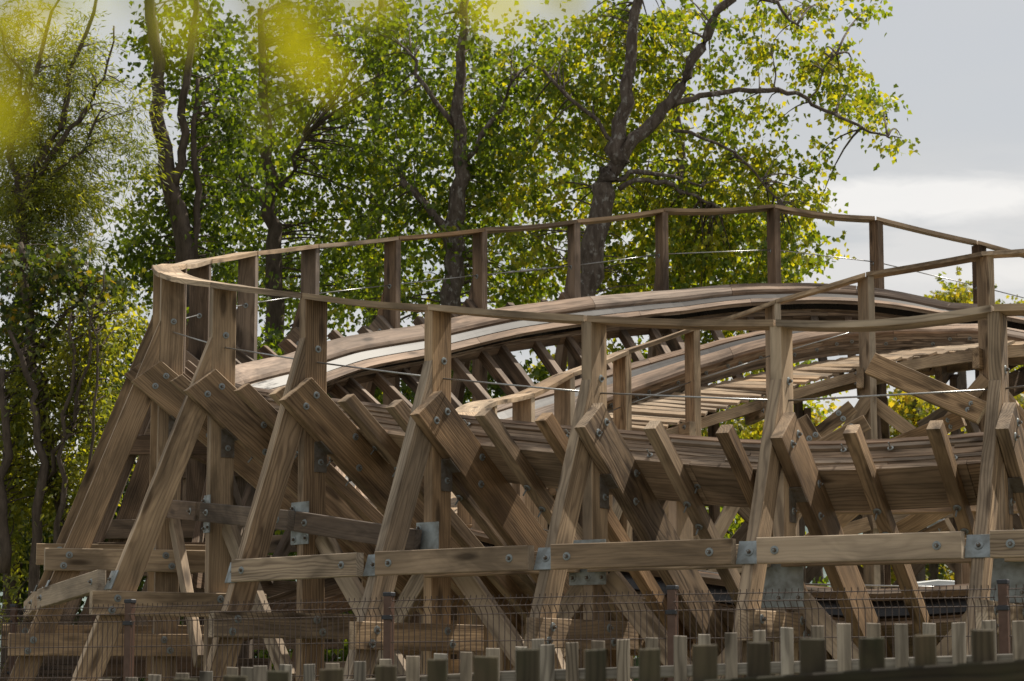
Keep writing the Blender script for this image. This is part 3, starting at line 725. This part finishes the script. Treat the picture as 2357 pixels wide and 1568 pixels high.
def wiggle(pts, amp, rnd):
    out = [pts[0]]
    for a, b in zip(pts[:-1], pts[1:]):
        m = (a[0] + b[0]) / 2
        out += [((a[0] + (b[0] - a[0]) * u) + Vector((rnd.gauss(0, amp), rnd.gauss(0, amp), rnd.gauss(0, amp * .5))) * (u < 1), a[1] + (b[1] - a[1]) * u) for u in (.33, .67, 1)]
    return out
def tree(name, label, cat, Y, stems, blobs, leaf, mat, barkm='bark', D=1.6, lsize=(.095, .15), asp=.9, per=46, spread=.30, kind='kite', group=None, seed=1, base=None, twig=.5, droop=.8, tint=(.15, .75), amp=.05, back=.5, dens=1.):
    """stems: lists of (px, py, radius[, depth shift]); the first one is carried down to the ground"""
    rnd = random.Random(seed); rg = np.random.default_rng(seed)
    s0 = stems[0][0]; b0 = at(s0[0], s0[1], Y + (s0[3] if len(s0) > 3 else 0))
    bx = b0.x if base is None else base; gz = gh(bx, b0.y)
    root = empty(name, (bx, b0.y, gz), label=label, cat=cat, group=group)
    mb = MB(); skel = []
    for k, st in enumerate(stems):
        pts = [(at(q[0], q[1], Y + (q[3] if len(q) > 3 else 0)), q[2]) for q in st]
        if k == 0 and pts[0][0].z > gz + .05: pts = [(Vector((bx, b0.y, gz - .1)), pts[0][1] * 1.35)] + pts
        pts = wiggle(pts, amp, rnd)
        mb.tube([p for p, r in pts], [r for p, r in pts], 9)
        for (pa, ra), (pb, rb) in zip(pts[:-1], pts[1:]): skel += [pa.lerp(pb, u) for u in (.2, .5, .8)]
    mb.build('trunk', M[barkm], root, True)
    cc = []
    for cx, cy, rx, ry, n in blobs:
        for _ in range(int(n * dens)):
            while True:
                u, v, w = rg.uniform(-1, 1, 3)
                if u * u + v * v + w * w < 1: break
            cc.append(np.array(at(cx + u * rx, cy + v * ry, Y + w * D + back)))
    cc = np.array(cc)
    # twigs from the nearest limb to the clumps
    sk = np.array(skel); tw = MB()
    for c in cc:
        if rnd.random() < twig:
            dd = np.linalg.norm((sk - c) * (1, .6, 1) + (0, 0, .3), axis=1); j = int(np.argmin(dd + rg.uniform(0, .8, len(dd))))
            a, e = Vector(sk[j]), Vector(c); ln = (e - a).length
            if ln > 4.5: continue
            m = a.lerp(e, .5) + Vector((rnd.gauss(0, .1), rnd.gauss(0, .1), .12 * ln)) ; r0 = .010 + .006 * ln
            q_ = [a.lerp(m, u).lerp(m.lerp(e, u), u) for u in (0, .2, .4, .6, .8, 1)]
            tw.tube(q_, [r0, r0 * .8, r0 * .65, r0 * .5, r0 * .4, .004], 5)
    if tw.v: tw.build('branches', M[barkm], root, True)
    # every clump is a few drooping shoots with the leaves strung along them
    n = len(cc) * per; ci = np.repeat(np.arange(len(cc)), per); ns = 6
    sp = spread * rg.uniform(.7, 1.5, len(cc))
    sd_ = rg.normal(size=(len(cc), ns, 3)); sd_[:, :, 2] = sd_[:, :, 2] * .6 - .25
    sd_ /= np.linalg.norm(sd_, axis=2)[:, :, None]
    si = rg.integers(0, ns, n); fr_ = rg.uniform(.1, 1.0, n)
    C = cc[ci] + sd_[ci, si] * (sp[ci] * 2.1 * fr_)[:, None] + rg.normal(size=(n, 3)) * .055
    C[:, 2] -= .22 * sp[ci] * fr_ ** 2
    tip = rg.normal(size=(n, 3)) * .6 + sd_[ci, si] * .35 + np.array([0, 0, -droop])
    if kind == 'willow': tip = sd_[ci, si] * .9 + rg.normal(size=(n, 3)) * .3 + np.array([0, 0, -.25])
    L = rg.uniform(*lsize, n)
    tb = rg.uniform(*tint, len(cc))[ci] + rg.normal(0, .17, n)
    leaves_mesh('crown', C, tip, L, L * asp, np.clip(tb, 0, 1), M[leaf], root, kind)
    return root

tree('poplar_tree', 'tall forked poplar with speckled trunk standing at the open sky, one long branch reaching right', 'tree', 47,
     [[(1345, 700, .25), (1362, 600, .24), (1385, 480, .22), (1400, 400, .23), (1425, 320, .16), (1440, 200, .13), (1455, 80, .11), (1475, -40, .09)],
      [(1400, 405, .17), (1440, 345, .14), (1500, 285, .13), (1545, 235, .12), (1590, 140, .11), (1640, 50, .10), (1690, -30, .08)],
      [(1545, 245, .07), (1610, 220, .06), (1700, 206, .05), (1790, 206, .052), (1860, 228, .04), (1920, 262, .035), (1990, 298, .028), (2040, 312, .02), (2075, 318, .01)],
      [(1425, 435, .06), (1460, 415, .05), (1530, 418, .052), (1600, 450, .03), (1660, 480, .02)], [(1420, 415, .05), (1470, 395, .052), (1545, 405, .035), (1620, 430, .02)],
      [(1790, 206, .02), (1785, 160, .015), (1770, 120, .01)], [(1860, 228, .02), (1890, 180, .015), (1930, 120, .008)],
      [(1440, 345, .05), (1340, 250, .04), (1250, 160, .03)], [(1690, -20, .06), (1790, 5, .04), (1840, 60, .02)], [(1550, 300, .04), (1650, 330, .03), (1740, 400, .02), (1800, 480, .015)]],
     [(1430, 170, 190, 190, 105), (1500, 60, 170, 90, 45), (1560, 330, 200, 150, 62), (1330, 330, 170, 170, 62), (1640, 470, 210, 130, 80), (1500, 560, 190, 120, 66), (1720, 590, 200, 100, 72), (1810, 520, 110, 130, 26),
      (1690, 330, 120, 100, 16), (1720, 250, 90, 60, 7), (1640, 120, 60, 110, 9), (1765, 130, 38, 55, 9), (1920, 165, 60, 75, 21), (1960, 235, 65, 45, 15), (2020, 262, 30, 30, 4), (2065, 318, 30, 18, 4), (1870, 170, 40, 40, 5),
      (1760, 25, 90, 40, 11), (1930, 20, 110, 26, 10), (1850, 55, 30, 20, 3), (1700, 60, 50, 70, 8), (1800, 330, 50, 60, 5), (1870, 430, 45, 70, 8), (1890, 360, 30, 40, 4), (1560, 660, 330, 60, 62), (1240, 560, 110, 130, 34)],
     'poplar', 'poplar', 'poplar_bark', D=1.9, per=32, dens=.95, seed=11, twig=.3, tint=(.35, .95), spread=.25, back=2.0)
tree('poplar_tree', 'leaning poplar with dark trunk and side limb, left of the speckled forked poplar', 'tree', 49,
     [[(1042, 720, .22), (1045, 600, .21), (1040, 540, .22), (1052, 470, .18), (1060, 380, .15), (1050, 260, .13), (1060, 120, .1), (1080, -30, .08)],
      [(1035, 550, .11), (1000, 500, .09), (960, 450, .08), (925, 415, .07)], [(1055, 300, .06), (980, 200, .05), (930, 110, .03)], [(1060, 380, .06), (1130, 280, .052), (1190, 170, .03)]],
     [(1050, 120, 250, 170, 120), (1000, 330, 230, 170, 120), (1150, 330, 160, 200, 70), (950, 520, 200, 130, 72), (1140, 570, 160, 130, 56), (1080, 700, 300, 70, 50)],
     'poplar', 'poplar', 'poplar_bark', D=2.0, per=30, dens=.8, seed=12, twig=.3, tint=(.1, .75), spread=.27, back=1.5)
tree('poplar_tree', 'dense dark poplar with slim straight trunk in the middle of the grove', 'tree', 51,
     [[(635, 700, .2), (630, 560, .17), (620, 450, .14), (615, 330, .12), (605, 200, .1), (600, 20, .07)], [(622, 450, .06), (680, 390, .05), (700, 300, .03)], [(625, 500, .06), (560, 420, .04), (520, 330, .03)]],
     [(720, 120, 240, 170, 110), (700, 330, 240, 170, 125), (820, 500, 170, 160, 70), (620, 520, 220, 140, 90), (720, 680, 260, 70, 46), (860, 220, 120, 200, 50)],
     'poplar', 'poplar', 'bark', D=2.0, per=30, dens=.8, seed=13, twig=.3, tint=(.03, .6), spread=.28, back=1.4)
tree('poplar_tree', 'twin-stemmed poplar with bare lower trunk beside the pale sky gap at left', 'tree', 47,
     [[(425, 620, .2), (410, 480, .18), (385, 400, .17), (368, 300, .14), (362, 180, .13), (352, 60, .11), (340, -30, .1)],
      [(400, 440, .1), (418, 350, .09), (420, 230, .08), (440, 110, .07), (452, -20, .05)], [(448, 600, .08), (452, 480, .07), (446, 330, .06), (455, 180, .04)]],
     [(430, 60, 110, 90, 34), (355, 110, 55, 70, 13), (480, 200, 110, 130, 36), (470, 400, 120, 110, 34), (400, 540, 150, 80, 36), (330, 430, 60, 80, 9), (470, 620, 140, 70, 30), (330, 620, 100, 60, 18), (545, 330, 80, 200, 30)],
     'poplar', 'poplar', 'bark', D=1.7, per=32, seed=14, twig=.5, tint=(.0, .5), spread=.28, back=1.5)
tree('willow_tree', 'feathery willow at the left edge with thin upswept stems against pale sky', 'tree', 44,
     [[(45, 800, .14), (55, 640, .12), (50, 480, .1), (90, 370, .08), (150, 250, .06), (180, 120, .04), (225, -20, .03)],
      [(70, 420, .06), (140, 330, .05), (200, 250, .04), (240, 180, .025), (262, 60, .015)], [(55, 520, .07), (20, 360, .06), (60, 220, .05), (110, 60, .035), (150, -30, .02)], [(50, 480, .05), (110, 420, .04), (190, 350, .03), (235, 250, .02)],
      [(60, 250, .04), (10, 120, .03), (-20, 0, .02)]],
     [(70, 330, 110, 130, 90), (140, 200, 90, 130, 42), (60, 90, 90, 100, 44), (190, 120, 55, 110, 24), (170, 420, 100, 80, 46), (60, 520, 120, 80, 60), (215, 300, 45, 90, 15), (120, 560, 130, 60, 34), (310, 330, 45, 110, 16), (300, 220, 35, 60, 8), (30, 250, 60, 120, 40), (110, 440, 120, 60, 40), (20, 440, 60, 80, 30)],
     'willow', 'willow', 'bark', D=1.4, per=66, dens=1.1, lsize=(.10, .17), asp=.17, spread=.27, kind='willow', seed=15, twig=.32, tint=(.1, .8), back=.7)
tree('maple_tree', 'dark leaved maple with thin black trunk in front of the willow', 'tree', 42,
     [[(150, 1200, .12), (115, 1060, .11), (95, 920, .1), (75, 800, .09), (60, 680, .08), (45, 560, .06)], [(80, 820, .05), (150, 720, .04), (230, 640, .03)], [(95, 920, .05), (180, 880, .04), (240, 820, .03)]],
     [(90, 620, 150, 65, 40), (190, 650, 90, 45, 16), (60, 710, 110, 50, 18), (30, 780, 60, 50, 8)],
     'maple', 'maple', 'bark', D=1.2, per=34, lsize=(.10, .15), asp=1.0, spread=.28, kind='lobed', seed=16, twig=.6, tint=(.0, .75), droop=.6)
tree('sapling', 'cluster of slender crooked saplings with sparse bright leaves beside the sloping legs', 'tree', 41,
     [[(80, 1290, .09), (95, 1120, .08), (85, 960, .06), (60, 860, .052), (20, 760, .03)], [(95, 1120, .05), (160, 1000, .04), (185, 880, .03), (205, 760, .02), (240, 620, .012)], [(110, 1300, .06), (145, 1160, .05), (150, 1000, .04), (170, 850, .03), (165, 720, .02)],
      [(10, 1320, .1), (5, 1150, .09), (15, 1000, .07), (5, 850, .06)], [(180, 1220, .03), (215, 1000, .025), (225, 820, .02), (200, 700, .012)]],
     [(170, 800, 110, 90, 60), (120, 930, 130, 100, 66), (60, 1080, 110, 120, 60), (230, 960, 70, 90, 30), (150, 1130, 70, 90, 26), (250, 760, 70, 80, 30), (40, 900, 80, 80, 30), (0, 1080, 60, 160, 34), (0, 1300, 60, 200, 40), (200, 1050, 90, 90, 30)],
     'willow', 'willow', 'bark', D=1.2, per=36, lsize=(.09, .16), asp=.45, spread=.3, kind='kite', seed=17, twig=.7, back=1.3, tint=(.3, 1.), droop=.4, group=None)
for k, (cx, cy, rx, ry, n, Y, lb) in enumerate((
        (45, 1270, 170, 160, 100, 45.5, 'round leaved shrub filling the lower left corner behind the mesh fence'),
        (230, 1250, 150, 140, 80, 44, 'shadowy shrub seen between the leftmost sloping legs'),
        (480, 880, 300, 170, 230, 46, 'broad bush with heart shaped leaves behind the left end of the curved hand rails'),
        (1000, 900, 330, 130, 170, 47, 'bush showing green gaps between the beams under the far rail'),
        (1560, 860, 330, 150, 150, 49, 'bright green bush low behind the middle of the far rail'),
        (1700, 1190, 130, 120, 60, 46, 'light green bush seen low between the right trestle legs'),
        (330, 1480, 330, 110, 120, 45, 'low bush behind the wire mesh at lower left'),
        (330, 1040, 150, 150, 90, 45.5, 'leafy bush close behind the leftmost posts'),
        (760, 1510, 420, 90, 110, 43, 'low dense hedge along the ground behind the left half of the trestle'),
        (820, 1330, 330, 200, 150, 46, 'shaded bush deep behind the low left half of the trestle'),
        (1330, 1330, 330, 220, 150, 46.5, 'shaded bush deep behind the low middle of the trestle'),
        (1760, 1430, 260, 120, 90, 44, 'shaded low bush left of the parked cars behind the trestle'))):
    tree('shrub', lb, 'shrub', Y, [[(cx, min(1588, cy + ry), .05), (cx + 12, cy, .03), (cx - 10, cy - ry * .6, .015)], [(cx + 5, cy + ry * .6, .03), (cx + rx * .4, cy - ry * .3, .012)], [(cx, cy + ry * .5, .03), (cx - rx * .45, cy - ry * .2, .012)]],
         [(cx, cy, rx, ry, n)], 'maple' if k < 2 else 'poplar', 'poplar', 'bark', D=1.6, per=42, seed=30 + k, twig=.25, tint=(.0, .3) if k < 2 else (.05, .6) if k not in (4, 5) else (.35, .95), spread=.3)  # first two shrubs: shade put into darker maple leaves and low tint
tree('poplar_tree', 'hazy row poplar standing back behind the dense grove', 'tree', 58, [[(860, 700, .2), (870, 300, .15), (880, 0, .1)]],
     [(600, 260, 260, 280, 130), (900, 250, 330, 300, 190), (1200, 350, 220, 300, 110), (560, 600, 300, 130, 80), (1000, 620, 420, 120, 110)], 'poplar', 'poplar', 'bark', D=2.5, per=32, dens=.5, lsize=(.12, .18), seed=41, twig=.1, tint=(.1, .8), spread=.4)
tree('poplar_tree', 'sunlit poplar mostly hidden behind the speckled forked poplar', 'tree', 57, [[(1560, 700, .2), (1570, 400, .12), (1560, 200, .08)]],
     [(1480, 520, 230, 190, 90), (1700, 560, 190, 130, 66), (1400, 250, 150, 170, 36)], 'poplar', 'poplar', 'bark', D=2.2, per=34, dens=.8, lsize=(.12, .18), seed=42, twig=.1, tint=(.4, 1.), spread=.38)
for k, (cx, cy, rx, ry, n, Y, lb) in enumerate((
        (2205, 683, 32, 16, 20, 70, 'small treetop showing over the far rail near the right edge'),
        (2350, 740, 45, 40, 26, 70, 'leafy treetop at the right edge just above the far rail'),
        (2105, 945, 70, 70, 62, 55, 'yellowing maple framed by the trestle beams at right'),
        (2340, 940, 60, 90, 60, 56, 'yellow green tree at the right edge behind the tall front post'),
        (1700, 1000, 160, 60, 60, 58, 'distant pale green tree low between the inner posts'),
        (2150, 1235, 120, 45, 60, 62, 'dark tree under the grey shelter roof'),
        (1960, 1110, 260, 80, 70, 66, 'hedge tree far behind the walkway posts'),
        (2150, 1290, 190, 60, 90, 66, 'yellow green hedge behind the parked cars'),
        (1880, 1000, 90, 60, 40, 60, 'small pale tree behind the crossing braces right of centre'))):
    tree('maple_tree', lb, 'tree', Y, [[(cx, cy + ry, .12), (cx + 4, cy, .07), (cx, cy - ry * .6, .03)]], [(cx, cy, rx, ry, n)], 'yellow' if k != 5 else 'maple', 'yellow', 'bark', D=1.5, per=40, lsize=(.12, .19), asp=1., spread=.34, kind='lobed', seed=60 + k, twig=.4, tint=(.0, .6) if k < 2 else (.1, .9), droop=.5)

# ------------------------------------------------------------------ shelter roof and parked cars at the back right
sh = empty('shelter', (8.5, 45.5, gh(8.5, 45.5)), label='open shelter with flat grey metal roof beyond the right trestle', cat='shelter')
M['zinc'] = plain('zinc_sheet', (.30, .335, .37), .45, .3, .2, 3)
a = at(1930, 1189, 44.5)
mb = MB().prism([(0, 0), (8, 0), (8, 3.4), (0, 3.4)], (a.x, 44.5, a.z - .08), (1, 0, 0), (0, 1, 0), 0, .16, ch=.01); mb.build('roof', M['zinc'], sh)
MB().prism([(0, -.06), (8, -.06), (8, .0), (0, .0)], (a.x, 44.49, a.z - .10), (1, 0, 0), (0, 1, 0), 0, .05, ch=.005).build('gutter', plain('pale_gutter', (.5, .53, .55), .4, .3), sh)
for x, y in ((a.x + .3, 44.9), (a.x + 7.6, 44.9), (a.x + .3, 47.6), (a.x + 7.6, 47.6)):
    MB().timber((x, y, gh(x, y) - .05), (x, y, a.z - .075), (1, 0, 0), .12, .12).build('roof_post', M['zinc'], sh)

M['glass'] = plain('car_glass', (.03, .035, .04), .08, 0, .1, 2, .8)
M['tyre'] = plain('tyre_rubber', (.02, .02, .02), .8, 0, .2, 10)
M['rim'] = plain('alloy_rim', (.5, .5, .5), .3, .8, .1, 10)
def car(x, y, yaw, paint, label):
    z = gh(x, y); root = empty('parked_car', (x, y, z), label=label, cat='car', group='cars parked behind the coaster')
    Rm = Matrix.Rotation(yaw, 4, 'Z'); T = Matrix.Translation((x, y, z)) @ Rm
    prof = [(-2.1, .35, .0), (-2.12, .62, .0), (-2.0, .86, .02), (-1.55, .93, .04), (-.95, 1.0, .06), (-.35, 1.42, .22), (.2, 1.49, .24), (.95, 1.46, .24), (1.65, 1.22, .16), (1.98, .98, .06), (2.1, .8, .02), (2.12, .4, .0), (1.9, .25, .02), (-1.9, .25, .02)]
    bm = bmesh.new()
    def loft(pr, hw, mi=0):
        l = [bm.verts.new((q[0], -(hw - q[2]), q[1])) for q in pr]; r = [bm.verts.new((q[0], hw - q[2], q[1])) for q in pr]
        l2 = [bm.verts.new((q[0], -(hw - q[2] - .07), q[1] + (.02 if q[1] > 1.2 else 0))) for q in pr]; r2 = [bm.verts.new((q[0], hw - q[2] - .07, q[1] + (.02 if q[1] > 1.2 else 0))) for q in pr]
        n = len(pr); bm.faces.new(l); bm.faces.new(r[::-1])
        for i in range(n):
            j = (i + 1) % n
            bm.faces.new((l[j], l[i], l2[i], l2[j])); bm.faces.new((l2[j], l2[i], r2[i], r2[j])); bm.faces.new((r2[j], r2[i], r[i], r[j]))
    loft(prof, .88); bmesh.ops.recalc_face_normals(bm, faces=bm.faces)
    me = bpy.data.meshes.new('body'); bm.transform(Rm); bm.to_mesh(me); bm.free(); me.materials.append(paint)
    body = bpy.data.objects.new('body', me); COL.objects.link(body); body.parent = root
    def quad(name, pts, m):
        mm = MB(); n = len(pts); c = [T @ Vector(q) for q in pts]; nn = (c[1] - c[0]).cross(c[2] - c[0]).normalized()
        mm.strip([c, [q + nn * .012 for q in c]], [0, .01], [(0, 0)] * n); mm.build(name, m, root)
    for s in (-1, 1):
        quad('side_window', [(-.72, s * .80, 1.02), (-.28, s * .672, 1.38), (.9, s * .655, 1.40), (1.52, s * .73, 1.18), (1.5, s * .80, 1.03)][::s], M['glass'])
        for wx in (-1.3, 1.28):
            mm = MB(); cpt = T @ Vector((wx, s * .80, .32)); ax = (Rm @ Vector((0, s, 0)))
            mm.tube([cpt - ax * .1, cpt + ax * .1], .32, 18); wh = mm.build('wheel', M['tyre'], root)
            MB().tube([cpt + ax * .08, cpt + ax * .112], .2, 14).build('rim', M['rim'], wh)
        quad('headlight', [(-2.125, s * .52, .66), (-2.125, s * .82, .68), (-2.06, s * .82, .80), (-2.06, s * .52, .78)][::-s], M['rim'])
    quad('windscreen', [(-.93, -.70, 1.03), (-.93, .70, 1.03), (-.40, .58, 1.41), (-.40, -.58, 1.41)][::-1], M['glass'])
    quad('rear_window', [(1.12, -.56, 1.46), (1.12, .56, 1.46), (1.63, .62, 1.27), (1.63, -.62, 1.27)], M['glass'])
a = at(2108, 1320, 50); car(a.x, 50, R(15), plain('white_paint', (.72, .72, .72), .25, 0, .05, 1, .6), 'white parked car glimpsed lowest between the right trestle legs')
a = at(2180, 1318, 53); car(a.x, 52.6, R(172), plain('silver_paint', (.48, .52, .58), .28, .5, .08, 1, .6), 'silver blue parked car right of the white one behind the trestle')
a = at(2150, 1304, 57); car(a.x, 56.5, R(95), plain('dark_paint', (.10, .12, .15), .2, .4, .1, 1, .6), 'dark parked car behind the silver one, only its roof showing')

# ------------------------------------------------------------------ out-of-focus twigs close to the lens
def near_twig(label, stem, leaves, Y, seed):
    rnd = random.Random(seed); rg = np.random.default_rng(seed)
    root = empty('leafy_twig', at(stem[0][0], stem[0][1], Y), label=label, cat='twig', group=None)
    MB().tube([at(x, y, Y + rnd.uniform(-.01, .01)) for x, y in stem], [.0011 - .0006 * i / len(stem) for i in range(len(stem))], 6).build('stem', M['bark'], root, True)
    C = []; tip = []; L = []
    for x, y, dx, dy, l in leaves:
        c = at(x, y, Y + rnd.uniform(-.03, .03)); e = at(x + dx, y + dy, Y); C.append(c); tip.append(e - c); L.append(l)
    L = np.array(L); leaves_mesh('leaf_spray', np.array(C), np.array(tip) + rg.normal(size=(len(C), 3)) * .004, L, L * .5, rg.uniform(.1, .8, len(C)), M['near_leaf'], root, 'kite')
def sprays(pts, seed, l=(.015, .023)):
    r_ = random.Random(seed); out = []
    for x, y, sx, sy, n in pts:
        for _ in range(n):
            out.append((x + r_.gauss(0, sx), y + r_.gauss(0, sy), r_.uniform(-70, 70), r_.uniform(60, 160), r_.uniform(*l)))
    return out
near_twig('blurred yellow green twig hanging into the top of the view left of centre', [(560, -160), (590, -20), (640, 100), (660, 190), (652, 260)],
          sprays([(635, 60, 40, 45, 8), (560, -20, 45, 50, 6), (660, 200, 10, 45, 4), (800, -50, 50, 30, 6), (710, 30, 45, 55, 5), (430, -60, 50, 30, 3)], 3), .6, 3)
near_twig('blurred green twig in the upper left corner of the view', [(-60, -140), (-10, 0), (30, 120), (50, 250)],
          sprays([(-20, -10, 45, 50, 7), (-20, 130, 30, 50, 5), (10, 240, 22, 40, 4), (110, -50, 60, 40, 4)], 4), .6, 4)
near_twig('faint blurred twig at the top just right of centre', [(1120, -180), (1150, -60), (1165, 20)],
          sprays([(1150, -30, 30, 40, 5), (1275, -40, 25, 25, 4), (1020, -60, 40, 20, 3)], 5), .6, 5)
